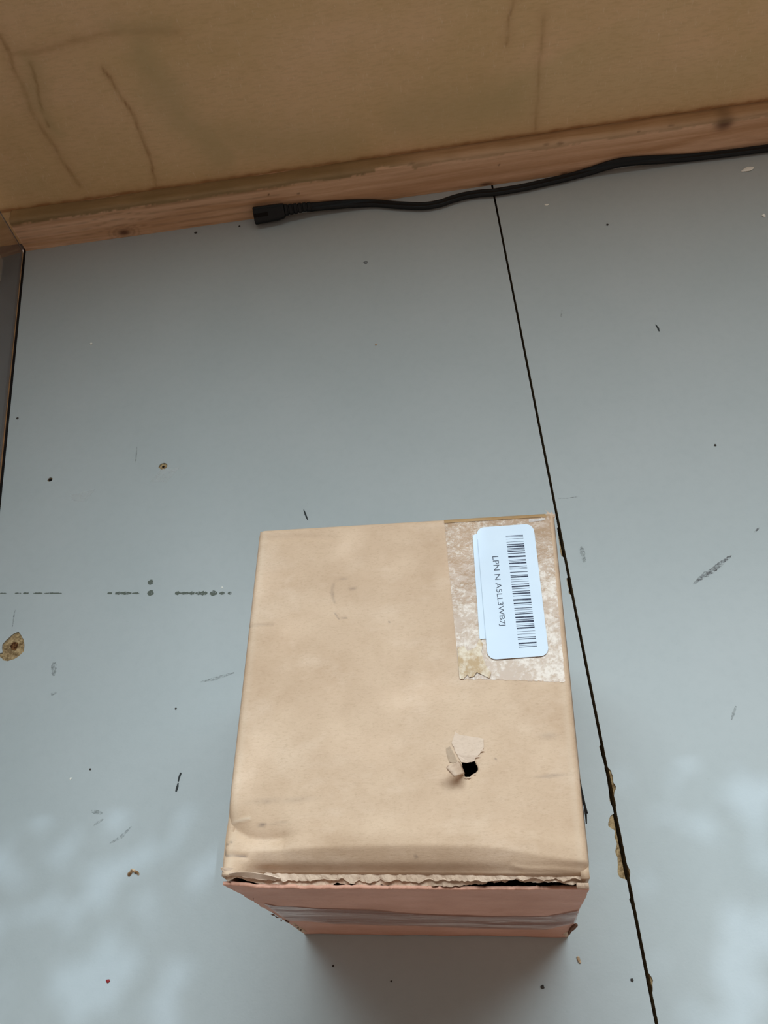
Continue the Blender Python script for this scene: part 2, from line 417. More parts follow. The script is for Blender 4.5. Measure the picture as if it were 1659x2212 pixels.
for j, (py_, pz_) in enumerate(prof):
    for x in bx:
        dy = .00035 * fbm(x * 14, pz_ * 60, 5) + .00018 * fbm(x * 90, pz_ * 300, 2)
        dz = .0006 * fbm(x * 30, py_ * 50, 8) if pz_ > .028 else 0
        v.append((x, py_ + (dy if py_ < .01 else 0), pz_ + dz))
        s_ = 0
        for k_, rx, rz in knots:
            q = math.hypot((x - k_.x) / rx, (pz_ - k_.z) / rz)
            s_ = max(s_, (.85 if rx > .006 else .9) * math.exp(-(q * .95) ** 3) + (.35 * math.exp(-((q - 1.7) / .22) ** 2) + .22 * math.exp(-((q - 2.5) / .2) ** 2) if .0050 < rx < .0054 else 0))
        for k_, rx, rz in marks:
            q = math.hypot((x - k_.x) / rx, (pz_ - k_.z) / rz); s_ = max(s_, .6 * math.exp(-q ** 4))
        if py_ > .011: s_ = .6  # joint shadow painted along the batten's back top edge
        # grain lines swirling round the left knot
        if x < .02:
            kk = knots[0][0]; sw = .0045 * math.exp(-((x - kk.x) / .018) ** 2) * (1 if pz_ > kk.z else -.6)
            s_ = max(s_, .30 * max(0, math.sin((pz_ - sw + .0012 * fbm(x * 18, 0, 2)) * 1050)) ** 6)
        st.append(max(0, min(1, s_)))
        lim = .0268 - .0016 * fbm(x * 35, 0, 6) - .0008 * fbm(x * 260, 0, 3)
        if x < -.12: lim -= .0
        if .10 < x < .13: lim += .003
        we.append(sm(lim - .0003, lim + .0004, pz_) * ((.92 - .45 * sm(.08, .16, x)) + .15 * fbm(x * 30, 1, 1)))
nx = len(bx)
for j in range(len(prof) - 1):
    for i in range(nx - 1): f.append((j * nx + i, j * nx + i + 1, (j + 1) * nx + i + 1, (j + 1) * nx + i))
n0 = len(v)
for x in (bx[0], bx[-1]): v += [(x, DB - .0002, 0), (x, DB - .0002, HB)]
f.append([j * nx for j in range(len(prof) - 1, -1, -1)] + [n0]); f.append([j * nx + nx - 1 for j in range(len(prof))] + [n0 + 2])
f.append((n0, n0 + 1, n0 + 3, n0 + 2))
st += [0] * 4; we += [0] * 4
me = mesh_from('trim_1', v, f); attr(me, 'stain_shade', st); attr(me, 'weather', [max(0, min(1, q)) for q in we])
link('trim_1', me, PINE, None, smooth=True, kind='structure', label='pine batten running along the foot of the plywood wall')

# clear side pane at left: stands on the line from the wall corner towards the viewer
pa, pb = Vector((-.2062, .0, 0)), Vector((-.118, -.78, 0))
pd = (pb - pa).normalized(); pn = Vector((-pd.y, pd.x, 0))
if pn.x < 0: pn = -pn
def slab(x0, x1, l0, l1, z0, z1, name, mat, parent=None, **k):
    v = []
    for z in (z0, z1):
        for l_, o_ in ((l0, x0), (l1, x0), (l1, x1), (l0, x1)):
            p = pa + pd * l_ + pn * o_; v.append((p.x, p.y, z))
    me = mesh_from(name, v, [(3, 2, 1, 0), (4, 5, 6, 7), (0, 1, 5, 4), (1, 2, 6, 5), (2, 3, 7, 6), (3, 0, 4, 7)])
    return link(name, me, mat, parent, **k)
pane = slab(-.0046, -.0016, .0, .78, .0008, .45, 'wall_left', ACRYLIC, None, kind='structure', label='clear acrylic side pane at the left of the floor')
slab(-.0030, -.0001, -.0, .78, -.004, .0004, 'gasket', VOID, pane)
slab(-.9, -.0031, -.1, .78, -.02, -.002, 'floor_outside', GROUND, None, kind='structure')
o = slab(-.0330, -.0225, .004, .030, -.0015, .016, 'trim_2', PALEB, None, kind='structure')

# ------------------------------------------------------------------ power cord
def sweep(path, widths, tilt, name, mat, parent):
    sec = []
    for k in range(20):
        a = 2 * math.pi * k / 20
        c_, s_ = math.cos(a), math.sin(a)
        # figure-of-eight outline of the flat twin cord
        r = .5 * (abs(c_) ** .8) + .0
        px_ = c_ * .5
        py_ = s_ * .29 * (1 - .42 * math.exp(-(c_ / .28) ** 2))
        sec.append((px_ if abs(c_) < .98 else math.copysign(.5, c_), py_))
    v, f = [], []; n = len(path)
    for i, p in enumerate(path):
        d = (path[min(n - 1, i + 1)] - path[max(0, i - 1)]).normalized()
        side = Vector((d.y, -d.x, 0)).normalized()      # towards the viewer
        up = Vector((0, 0, 1)); t = tilt[i]
        A = side * math.cos(t) - up * math.sin(t); B = d.cross(A); 
        if B.z < 0: B = -B
        for a_, b_ in sec: v.append(p + A * a_ * widths[i] + B * b_ * widths[i])
    for i in range(n - 1):
        for k in range(20): f.append((i * 20 + k, i * 20 + (k + 1) % 20, (i + 1) * 20 + (k + 1) % 20, (i + 1) * 20 + k))
    f.append(list(range(19, -1, -1))); f.append([(n - 1) * 20 + k for k in range(20)])
    me = mesh_from(name, v, f)
    bm = bmesh.new(); bm.from_mesh(me); bmesh.ops.recalc_face_normals(bm, faces=bm.faces[:]); bm.to_mesh(me); bm.free()
    return link(name, me, mat, parent, smooth=True)
cord_px = [(662, 448), (676, 447), (720, 443), (762, 440), (810, 439), (859, 443), (911, 445), (948, 440), (975, 431), (1004, 423), (1035, 418), (1070, 415), (1130, 405), (1170, 396), (1210, 387), (1245, 378), (1280, 368), (1315, 357), (1355, 349), (1430, 344), (1480, 341), (1530, 336), (1590, 329), (1659, 320), (1760, 307), (1900, 290)]
ctrl = []
for x, y in cord_px:
    p = at(x, y, .0030); t = .15
    if p.y > -.0046:
        p = aty(x, y, -.0046); t = .25 + min(.75, (p.z - .003) / .008)
    ctrl.append((p, t))
path, tl = [], []
for i in range(len(ctrl) - 1):
    p0, p1, p2, p3 = [ctrl[max(0, min(len(ctrl) - 1, j))][0] for j in (i - 1, i, i + 1, i + 2)]
    for k in range(6):
        t = k / 6
        path.append(.5 * ((2 * p1) + (p2 - p0) * t + (2 * p0 - 5 * p1 + 4 * p2 - p3) * t * t + (3 * p1 - p0 - 3 * p2 + p3) * t ** 3))
        tl.append(ctrl[i][1] * (1 - t) + ctrl[i + 1][1] * t)
base = at(600, 470)
cord = empty('power_cord', (path[0].x, path[0].y, 0), label='black power cord with a two-hole plug lying along the pine batten', cat='cord')
o = sweep([p - cord.location for p in path], [.0074] * len(path), tl, 'cable', RUBBER, cord)
# connector body: long axis along the cord, width sloping from floor to batten
e0 = Vector((-.0055, 0, 0)); 
pL = (at(552, 486, .003) + aty(546, 447, -.0035)) / 2; pR = (at(668, 459, .003) + aty(672, 438, -.0050)) / 2
dirx = (pR - pL).normalized(); Lc = (pR - pL).length
wdir = (at(552, 486, .003) - aty(546, 447, -.0035)); Wc = wdir.length; wdir = (wdir - dirx * wdir.dot(dirx)).normalized()
tdir = dirx.cross(wdir)
if tdir.z < 0: tdir = -tdir
def body(stations, name, mat):
    v, f = [], []; N = 24
    for s_, w_, t_, off in stations:
        for k in range(N):
            a = 2 * math.pi * k / N; c_, q = math.cos(a), math.sin(a)
            ex = .38
            X = math.copysign(abs(c_) ** ex, c_) * w_ / 2; Y = math.copysign(abs(q) ** .6, q) * t_ / 2
            v.append(pL + dirx * s_ + wdir * (X + off) + tdir * Y - cord.location)
    for i in range(len(stations) - 1):
        for k in range(N): f.append((i * N + k, i * N + (k + 1) % N, (i + 1) * N + (k + 1) % N, (i + 1) * N + k))
    f.append(list(range(N - 1, -1, -1))); f.append([(len(stations) - 1) * N + k for k in range(N)])
    bm = bmesh.new(); me = mesh_from(name, v, f); bm.from_mesh(me); bmesh.ops.recalc_face_normals(bm, faces=bm.faces[:]); bm.to_mesh(me); bm.free()
    return link(name, me, mat, cord, smooth=False)
plug = body([(0, Wc * .93, .0078, 0), (.0006, Wc, .0086, 0), (.020, Wc * .93, .0086, -.0002), (.024, Wc * .86, .0084, -.0006), (.0255, Wc * .76, .008, -.0010)], 'plug', RUBBER)
ro = -.0010
stt = []
s0 = .0255
for k in range(6):
    s1 = s0 + k * .0038; w1 = Wc * (.66 - .030 * k); t1 = .0074 - .0003 * k
    stt += [(s1, w1 * .84, t1 * .84, ro), (s1 + .0006, w1, t1, ro), (s1 + .0027, w1 * .99, t1, ro), (s1 + .0032, w1 * .84, t1 * .84, ro)]
stt += [(s0 + 6 * .0038, Wc * .42, .0048, ro)]
body(stt, 'strain_relief', RUBBER)
# slot key on top of the plug and two sockets in its end
for sgn in (-1, 1):
    c0 = pL + wdir * sgn * Wc * .22 - cord.location - dirx * .00005
    bm = bmesh.new(); bmesh.ops.create_cone(bm, cap_ends=True, segments=16, radius1=.0016, radius2=.0016, depth=.0006, matrix=Matrix.Translation(c0) @ dirx.to_track_quat('Z', 'Y').to_matrix().to_4x4())
    s_ = link('socket', bm, VOID, plug)
cc = pL + dirx * .0060 + tdir * .0043 - cord.location
bm = bmesh.new(); bmesh.ops.create_cube(bm, size=1)
R_ = Matrix((dirx, wdir, tdir)).transposed().to_4x4()
bmesh.ops.transform(bm, matrix=Matrix.Translation(cc) @ R_ @ Matrix.Diagonal((.012, .0030, .0005, 1)), verts=bm.verts[:])
link('key_slot', bm, VOID, plug)

# ------------------------------------------------------------------ cardboard box
H = 0.1472
TL, TR, BR_, BL = at(558, 1142, H), at(1197, 1104, H), at(1277, 1893, H), at(473, 1890, H)
bc = (TL + TR + BR_ + BL) / 4
boxo = empty('cardboard_box', (bc.x, bc.y, 0), label='battered brown cardboard box with a barcode label and a punched hole on top', cat='box')
OFF = Vector((bc.x, bc.y, 0))
def top_xy(u, v):
    p = TL.lerp(TR, u).lerp(BL.lerp(BR_, u), v); return p
def top_uv(p):
    u, v = .5, .5
    for _ in range(12):
        q = top_xy(u, v); e = p - q
        du = (top_xy(u + 1e-3, v) - q) / 1e-3; dv = (top_xy(u, v + 1e-3) - q) / 1e-3
        det = du.x * dv.y - du.y * dv.x
        u += (e.x * dv.y - e.y * dv.x) / det; v += (du.x * e.y - du.y * e.x) / det
    return u, v
def P2(px, py): return at(px, py, H)
hole_px = [(400, 430), (420, 432), (440, 442), (455, 436), (470, 432), (490, 424), (515, 420), (528, 440), (533, 462), (545, 478), (553, 492), (545, 515), (522, 535), (498, 545), (480, 562), (465, 577), (440, 570), (428, 552), (425, 530), (412, 515), (404, 490), (410, 470), (402, 450)]
hole = [P2(900 + x / 4.1475, 1540 + y / 4.1475) for x, y in hole_px]
hc = sum(hole, Vector()) / len(hole)
crease = [P2(x, y) for x, y in [(488, 1776), (510, 1793), (535, 1806), (570, 1811), (620, 1805), (660, 1799)]]
crease2 = [P2(x, y) for x, y in [(487, 1778), (510, 1772), (538, 1767)]]
cr3 = [P2(x, y) for x, y in [(480, 1838), (487, 1847), (500, 1845), (528, 1848)]]
cr4 = [P2(x, y) for x, y in [(484, 1823), (497, 1817)]]
cr5 = [P2(x, y) for x, y in [(1110, 1872), (1140, 1878), (1200, 1880), (1240, 1884), (1275, 1886)]]
fold_b = [P2(x, y) for x, y in [(566, 1165), (640, 1160), (720, 1163)]]
nick = [P2(x, y) for x, y in [(535, 1352), (560, 1350), (590, 1349)]]
ring = [P2(x, y) for x, y in [(735, 1250), (720, 1262), (715, 1280), (722, 1300), (722, 1322), (732, 1337), (748, 1334)]]
ringc = P2(745, 1290)
def drop(u): return .0086 * sm(.02, .12, u) * (1 - .45 * sm(.62, .92, u))
def topz(p, u, v):
    wU, wV = .1270, .1480
    dl, dr, db_ = u * wU, (1 - u) * wU, v * wV; df = (1 - v) * wV
    z = 0
    flat = 1 - sm(.60, .70, u) * (1 - sm(.44, .52, v))
    z += flat * (.00030 * fbm(p.x * 28, p.y * 28, 1) + .00035 * fbm(p.x * 11, p.y * 30, 4)) * sm(0, .01, min(dl, dr, df, db_))
    r = .0030
    for d in (dl, dr, db_):
        if d < r: z -= r - math.sqrt(max(0, r * r - (r - d) ** 2))
    # bowed, drooping front edge
    bow = .0080 + .0022 * math.sin(u * 3.0) - .0035 * sm(.70, 1.0, u)
    if df < bow: z -= drop(u) * (1 - df / bow) ** 1.15
    z += .0006 * math.exp(-((df - bow - .004) / .004) ** 2)
    # crushed front-left corner: ridge, valley and creases
    d, t = segdist(p.x, p.y, crease)
    side_ = 1 if segsign(p, crease) > 0 else -1
    s1 = math.exp(-max(0, t - .75) * 8)
    z -= .0034 * s1 * math.exp(-(d / (.0068 if side_ > 0 else .0034)) ** 1.2)
    for L, a_, w_ in ((crease2, .0004, .0007), (cr3, -.0007, .0008), (cr4, -.0005, .0007), (cr5, .0005, .0009), (fold_b, -.00035, .0014), (nick, -.0003, .0006), (ring, -.00030, .0007)):
        d, t = segdist(p.x, p.y, L)
        if d < .01: z += a_ * math.exp(-(d / w_) ** 2)
    d = (p - ringc).length
    z -= .00045 * math.exp(-(d / .006) ** 2)
    dh = (p - hc).length
    z -= .0012 * math.exp(-(dh / .0042) ** 2)
    return z
def segsign(p, L):
    best = 9; s_ = 0
    for i in range(len(L) - 1):
        a, b_ = L[i], L[i + 1]; d = b_ - a
        t = max(0, min(1, ((p.x - a.x) * d.x + (p.y - a.y) * d.y) / (d.x ** 2 + d.y ** 2)))
        q = a + d * t; dd = math.hypot(p.x - q.x, p.y - q.y)
        if dd < best: best = dd; s_ = -((p.x - a.x) * d.y * -1 + (p.y - a.y) * d.x)
    return s_        # positive on the side nearer the viewer
NU, NV = 190, 215
def warp(t, n):   # denser near the rims
    return t
V, uvs = [], []
for j in range(NV + 1):
    for i in range(NU + 1):
        V.append(top_xy(i / NU, j / NV)); uvs.append((i / NU, j / NV))
ins = [inside(p.x, p.y, hole) for p in V]; snapped = set()
W1 = NU + 1
for j in range(1, NV):
    for i in range(1, NU):
        k = j * W1 + i
        if ins[k] and not all(ins[q] for q in (k - 1, k + 1, k - W1, k + W1)):
            best = 9; bp = None
            for a in range(len(hole)):
                q, t = intersect_point_line(V[k], hole[a], hole[(a + 1) % len(hole)])
                q = hole[a].lerp(hole[(a + 1) % len(hole)], max(0, min(1, t)))
                if (q - V[k]).length < best: best = (q - V[k]).length; bp = q
            if bp: V[k] = bp.copy(); uvs[k] = top_uv(bp); snapped.add(k)
dark_marks, pale, VV = [], [], []
specks = [(P2(565, 1781), .0013, .0004, .9), (P2(897, 1848), .0005, .0005, .6), (P2(841, 1344), .0004, .0003, .6), (P2(762, 1271), .0016, .0006, .35), (P2(742, 1250), .0018, .0004, .3), (P2(718, 1283), .0006, .0014, .35),
          (P2(575, 1730), .006, .0010, .16), (P2(640, 1728), .006, .0010, .16), (P2(1190, 1676), .005, .0005, .35), (P2(1185, 1590), .003, .0012, .18), (P2(1225, 1380), .0003, .0008, .7), (P2(1070, 1640), .0004, .0003, .5),
          (P2(1213, 1252), .0003, .0010, .8), (P2(576, 1732), .0016, .0006, .3), (P2(600, 1777), .003, .0003, .3)]
for k, p in enumerate(V):
    u, v = uvs[k]
    VV.append(Vector((p.x, p.y + .0020 * sm(.96, 1, v) * drop(u) / .0086, H + topz(p, u, v))) - OFF)
    d_ = 0; q_ = 0
    for c0, rx, ry, a_ in specks:
        e = ((p.x - c0.x) / rx) ** 2 + ((p.y - c0.y) / ry) ** 2
        if e < 6: d_ = max(d_, a_ * math.exp(-e))
    for L, w_, a_ in ((cr3, .00035, .6), (cr4, .0003, .5), (nick, .0003, .35), (ring[4:], .00025, .45), (ring[1:4], .0005, .25)):  # creases and dents darkened along their lines
        d, t = segdist(p.x, p.y, L)
        if d < .003: d_ = max(d_, a_ * math.exp(-(d / w_) ** 2))
    d, t = segdist(p.x, p.y, crease2); q_ = .5 * math.exp(-(d / .0005) ** 2)
    dl = min(u, 1 - u) * .127
    q_ = max(q_, .16 * math.exp(-((dl - .003) / .0012) ** 2))
    dark_marks.append(d_); pale.append(q_)
F = []
for j in range(NV):
    for i in range(NU):
        q = (j * W1 + i, (j + 1) * W1 + i, (j + 1) * W1 + i + 1, j * W1 + i + 1)
        if all(ins[a] for a in q) or any(ins[a] and a not in snapped for a in q): continue
        F.append(q)
me = mesh_from('top_panel', VV, F); attr(me, 'dark_marks', dark_marks); attr(me, 'pale', pale)
top = link('top_panel', me, KRAFT, boxo, smooth=True)
mo = top.modifiers.new('card', 'SOLIDIFY'); mo.thickness = .0028; mo.offset = -1

# side, back, bottom walls of the box
def wall_panel(a, b_, z0, z1, out, name, thick=.0028, bulge=.0008, seed=0):
    n, mz = 60, 50; v, f = [], []
    for j in range(mz + 1):
        for i in range(n + 1):
            t = i / n; zz = z0 + (z1 - z0) * j / mz; p = a.lerp(b_, t)
            o_ = out * (bulge * math.sin(math.pi * t) * math.sin(math.pi * j / mz) + .0003 * fbm(t * 6, zz * 60, seed)) 
            v.append(Vector((p.x, p.y, zz)) + o_ - OFF)
    for j in range(mz):
        for i in range(n): f.append((j * (n + 1) + i, j * (n + 1) + i + 1, (j + 1) * (n + 1) + i + 1, (j + 1) * (n + 1) + i))
    me = mesh_from(name, v, f); bm = bmesh.new(); bm.from_mesh(me)
    if bm.faces[:][0].normal.dot(out) < 0: bmesh.ops.reverse_faces(bm, faces=bm.faces[:])
    bm.to_mesh(me); bm.free()
    o = link(name, me, KRAFT, boxo, smooth=True)
    m_ = o.modifiers.new('card', 'SOLIDIFY'); m_.thickness = thick; m_.offset = -1
    return o
ins_ = .0002
bTL, bTR = Vector((TL.x + ins_, TL.y - .0, 0)), Vector((TR.x - ins_, TR.y, 0))
bBR, bBL = Vector((BR_.x - ins_, BR_.y, 0)), Vector((BL.x + ins_, BL.y, 0))
def outn(a, b_):
    d = (b_ - a).normalized(); n = Vector((d.y, -d.x, 0)); c_ = (a + b_) / 2 - Vector((bc.x, bc.y, 0))
    return n if n.dot(c_) > 0 else -n
wall_panel(bTL, bBL, .0005, H - .0029, outn(bTL, bBL), 'side_panel', seed=1, bulge=.0)
wall_panel(bTR, bBR, .0005, H - .0029, outn(bTR, bBR), 'side_panel', seed=2, bulge=.0004)
wall_panel(bTL, bTR, .0005, H - .0029, outn(bTL, bTR), 'back_panel', seed=3, bulge=.0)
link('bottom_panel', box_bm(bBL.x + .004 - OFF.x, bBR.x - .003 - OFF.x, bBL.y + .008 - OFF.y, bTL.y - .01 - OFF.y, 0, .003), KRAFT, boxo)
# front panel: ragged top edge, opening a dark gap under the lid on the right
def yfront(z, t): return bBL.y + (bBR.y - bBL.y) * t - .0026 * (max(0, z) / H) ** 2.0
n, mz = 230, 60; v, f, dd = [], [], []
for j in range(mz + 1):
    for i in range(n + 1):
        t = i / n; x = bBL.x + (bBR.x - bBL.x) * t
        ztop = H - .0040 - drop(min(.9, t)) * .72 - .0022 * sm(.50, .60, t) - .0022 * sm(.80, .97, t) + .0007 * fbm(t * 30, 0, 1) + .0004 * fbm(t * 120, 0, 2)
        if t > .985: ztop -= 0
        zz = .0003 + (ztop - .0003) * j / mz
        # ragged vertical edges
        if i == 0: x += .0006 * fbm(zz * 200, 3, 1) + .0003 - .0016 * max(0, fbm(zz * 420, 1, 7)) * (1 if zz < .09 else .3)
        if i == n: x += .0004 * fbm(zz * 200, 5, 1)
        if i >= n - 6 and zz < .045:      # torn lower right corner
            x -= .0030 * math.exp(-((zz - .012) / .010) ** 2) * (i - n + 7) / 7
            x += .0012 * math.exp(-((zz - .034) / .006) ** 2) * (i - n + 7) / 7
        y = yfront(zz, t) + .0004 * fbm(t * 5, zz * 40, 3) - .0003 * math.exp(-((ztop - zz) / .0012) ** 2) * (.5 + fbm(t * 40, 1, 1))
        v.append(Vector((x, y, zz)) - OFF); dd.append(0)
for j in range(mz):
    for i in range(n): f.append((j * (n + 1) + i, j * (n + 1) + i + 1, (j + 1) * (n + 1) + i + 1, (j + 1) * (n + 1) + i))
me = mesh_from('front_panel', v, f); fp = link('front_panel', me, KRAFT_SHADED, boxo, smooth=True)
m_ = fp.modifiers.new('card', 'SOLIDIFY'); m_.thickness = .0012; m_.offset = -1
# torn fluting along the lid's front edge: two crumpled ribbons
def ribbon(t0, t1, fn, name, mat, nx_=260, ny_=6, thick=.0003, **k):
    v, f = [], []
    for j in range(ny_ + 1):
        for i in range(nx_ + 1):
            t = t0 + (t1 - t0) * i / nx_; v.append(fn(t, j / ny_) - OFF)
    for j in range(ny_):
        for i in range(nx_): f.append((j * (nx_ + 1) + i, j * (nx_ + 1) + i + 1, (j + 1) * (nx_ + 1) + i + 1, (j + 1) * (nx_ + 1) + i))
    o = link(name, mesh_from(name, v, f), mat, boxo, **k)
    m_ = o.modifiers.new('card', 'SOLIDIFY'); m_.thickness = thick
    return o
def lidedge(t): return BL.lerp(BR_, t)
def rib1(t, s_):
    p = lidedge(t); e = sm(0, .02, t) * sm(0, .012, 1 - t)
    a = .0024 + .0009 * fbm(t * 9, 1, 1) + .0009 * fbm(t * 38, 2, 1); 
    return Vector((p.x, p.y - s_ * a * e + .0025, H - drop(t) - .0004 - .0008 * s_ + (.0003 + .0006 * s_) * fbm(t * 45, s_ * .5, 3)))
ribbon(.004, .997, rib1, 'torn_edge', KRAFT_IN, label='pale torn edge of the lid')
def rib2(t, s_):
    p = lidedge(t); e = sm(0, .02, t) * sm(0, .015, 1 - t)
    a = .0038 + .0014 * fbm(t * 7, 4, 1) + .0009 * fbm(t * 33, 7, 1) - .0010 * sm(.62, .75, t)
    return Vector((p.x, p.y - s_ * a * e + .0025, H - drop(t) - .0018 - .0012 * s_ + (.0003 + .0007 * s_) * fbm(t * 38, s_ * .6, 9)))
ribbon(.010, .99, rib2, 'torn_edge', KRAFT_IN)
def rib3(t, s_):   # curl at the right end
    p = lidedge(t); th = s_ * 3.6
    return Vector((p.x + .0003, p.y - .0012 - .0013 * math.sin(th) , H - drop(t) - .0012 + (.0012 + .0006 * fbm(t * 60, 1, 4)) * math.cos(th) + .0003 * fbm(t * 50, s_, 1)))
ribbon(.962, .992, rib3, 'torn_edge', KRAFT_IN, 30, 10)
def rib4(t, s_):   # lifted liner scrap near the left corner
    p = lidedge(t); k = math.sin(math.pi * (t - .028) / .135)
    return Vector((p.x, p.y + .0014 * k * (1 - s_) + .0002, H - drop(t) + .0022 - .0022 * s_ + .0007 * k))
ribbon(.03, .16, rib4, 'torn_edge', KRAFT_IN, 40, 4)

# clear tape across the front
def tf(px, py):
    p = aty(px, py, bBL.y)
    for _ in range(6): p = aty(px, py, yfront(p.z, (p.x - bBL.x) / (bBR.x - bBL.x)) - .0005)
    return p
up_ = [(571, 1953), (600, 1958), (640, 1960), (700, 1964), (800, 1967), (900, 1976), (1000, 1979), (1100, 1981), (1180, 1981), (1251, 1968)]
lo_ = [(604, 1977), (622, 1988), (660, 1990), (720, 1996), (800, 1999), (900, 2001), (1000, 2005), (1100, 2008), (1180, 2009), (1243, 1994)]
def lerpl(L, t):
    k = t * (len(L) - 1); i = min(len(L) - 2, int(k)); q = k - i
    return (L[i][0] * (1 - q) + L[i + 1][0] * q, L[i][1] * (1 - q) + L[i + 1][1] * q)
v, f = [], []
NXT, NYT = 200, 18
for j in range(NYT + 1):
    for i in range(NXT + 1):
        a, b_ = lerpl(up_, i / NXT), lerpl(lo_, i / NXT); s_ = j / NYT
        p = tf(a[0] * (1 - s_) + b_[0] * s_, a[1] * (1 - s_) + b_[1] * s_)
        p.y += .0003 * fbm(i * .02, s_ * 9, 2) ; v.append(p - OFF)
for j in range(NYT):
    for i in range(NXT): f.append((j * (NXT + 1) + i, (j + 1) * (NXT + 1) + i, (j + 1) * (NXT + 1) + i + 1, j * (NXT + 1) + i + 1))
link('front_tape', mesh_from('front_tape', v, f), TAPEF, boxo, smooth=True, label='clear wrinkled tape across the front')

# patch pieces lying on the lid, following its surface
def surf(px, py, lift):
    p = P2(px, py); u, v_ = top_uv(p)
    u = max(.0, min(1, u)); v_ = max(0, min(1, v_))
    return Vector((p.x, p.y, H + topz(p, u, v_) + lift)) - OFF
def patch(q, nx_, ny_, lift, name, mat, edge=None, thick=0, parent=boxo, **k):
    v, f = [], []
    for j in range(ny_ + 1):
        for i in range(nx_ + 1):
            s_, t = i / nx_, j / ny_
            x = (q[0][0] * (1 - s_) + q[1][0] * s_) * (1 - t) + (q[3][0] * (1 - s_) + q[2][0] * s_) * t
            y = (q[0][1] * (1 - s_) + q[1][1] * s_) * (1 - t) + (q[3][1] * (1 - s_) + q[2][1] * s_) * t
            if edge: x, y = edge(x, y, s_, t)
            v.append(surf(x, y, lift + (.00012 * fbm(x * .03, y * .03, 2) if not thick else 0)))
    for j in range(ny_):
        for i in range(nx_): f.append((j * (nx_ + 1) + i, (j + 1) * (nx_ + 1) + i, (j + 1) * (nx_ + 1) + i + 1, j * (nx_ + 1) + i + 1))
    return link(name, mesh_from(name, v, f), mat, parent, smooth=True, **k)
def tedge(x, y, s_, t):
    if t == 1: y += 4 * fbm(x * .2, 0, 1)
    if s_ == 1: x += 1.5 * fbm(y * .1, 0, 1)
    return x, y
patch([(959, 1121), (1188, 1108), (1221, 1474), (993, 1466)], 60, 90, .00018, 'top_tape', TAPE, tedge, label='clear mottled packing tape under the label')
# brown tape end folded over the back rim
patch([(959, 1120), (1178, 1107), (1180, 1117), (960, 1131)], 40, 4, .00032, 'top_tape', kraft('brown_tape_rim', (.40, .25, .12), .35), None)
patch([(1142, 1123), (1177, 1120), (1178, 1125), (1143, 1129)], 12, 3, .00042, 'glare_patch', alpha_mat('painted_glare', lin(.85, .85, .85), .75, 300, .2, .7), None)  # pale film painting a glare onto the tape
# torn scrap at the lower left of the tape
bm = bmesh.new()
scr = [(988, 1400), (1003, 1396), (1010, 1408), (1028, 1400), (1036, 1380), (1043, 1392), (1040, 1410), (1050, 1440), (1061, 1455), (1057, 1466), (1045, 1460), (1030, 1453), (1024, 1462), (1014, 1464), (1010, 1458), (1000, 1468), (993, 1466), (990, 1430)]
ps = [surf(x, y, .00055 + .0004 * fbm(x * .1, y * .1, 2)) for x, y in scr]
bm.faces.new([bm.verts.new(p) for p in ps]); bmesh.ops.triangulate(bm, faces=bm.faces[:])
m = M('torn_paper', .75, .25); m.color(m.mix(m.ramp(m.noise(260, 4, .7), .4, .62), lin(.52, .37, .22), lin(.76, .66, .52))); TORN = m.m
link('torn_scrap', bm, TORN, boxo)
# shipping label
def quadmap(q, s_, t):
    return ((q[0][0] * (1 - s_) + q[1][0] * s_) * (1 - t) + (q[3][0] * (1 - s_) + q[2][0] * s_) * t,
            (q[0][1] * (1 - s_) + q[1][1] * s_) * (1 - t) + (q[3][1] * (1 - s_) + q[2][1] * s_) * t)
LQ = [(1028, 1142), (1152, 1133), (1186, 1418), (1054, 1427)]
def flat_label(q, lift, name, mat, rad=.09, corners=(1, 1, 1, 1), thick=.00012, parent=boxo, asp=.5, **k):
    pts = []
    for ci, (cx, cy, a0) in enumerate(((0, 0, 180), (1, 0, 270), (1, 1, 0), (0, 1, 90))):
        if not corners[ci]: pts.append((cx, cy)); continue
        rs, rt = rad / asp, rad
        ox = rs if cx == 0 else 1 - rs; oy = rt if cy == 0 else 1 - rt
        for i in range(7):
            a = math.radians(a0 + 15 * i); pts.append((ox + rs * math.cos(a), oy + rt * math.sin(a)))
    bm = bmesh.new()
    fv = [bm.verts.new(surf(*quadmap(q, s_, t), 0) * 1.0) for s_, t in pts]
    for w_ in fv: w_.co.z = H + lift
    fc = bm.faces.new(fv)
    if fc.normal.z < 0: fc.normal_flip()
    r_ = bmesh.ops.extrude_face_region(bm, geom=[fc])
    bmesh.ops.translate(bm, verts=[a for a in r_['geom'] if isinstance(a, bmesh.types.BMVert)], vec=(0, 0, thick))
    bmesh.ops.recalc_face_normals(bm, faces=bm.faces[:])
    return link(name, bm, mat, parent, **k)
flat_label([(1021, 1158), (1040, 1150), (1062, 1380), (1036, 1382)], .00046, 'old_label', PAPER, corners=(0, 0, 0, 0), label='edge of an older label under the new one')
lab = flat_label(LQ, .00060, 'shipping_label', PAPER, rad=.062, asp=.44)
ZL = H + .00060 + .00012 + .00003
def lz(px, py, z=ZL): p = at(px, py, z); return Vector((p.x, p.y, z)) - OFF
bars = [(405, 8), (418, 5), (440, 4), (474, 4), (502, 10), (525, 18), (548, 10), (562, 5), (578, 12), (603, 8), (638, 18), (676, 7), (690, 4), (712, 16), (748, 8), (764, 4), (778, 4), (812, 8), (848, 8), (865, 18), (893, 4), (918, 5), (948, 8), (972, 18), (997, 6), (1027, 8), (1050, 16), (1077, 7), (1120, 18), (1135, 4), (1160, 16), (1180, 4), (1215, 8), (1235, 4), (1262, 4), (1279, 10), (1317, 18), (1343, 8), (1366, 20), (1393, 4), (1412, 10), (1437, 18), (1475, 4), (1505, 4), (1541, 9), (1560, 10), (1607, 18), (1632, 4), (1648, 8)]
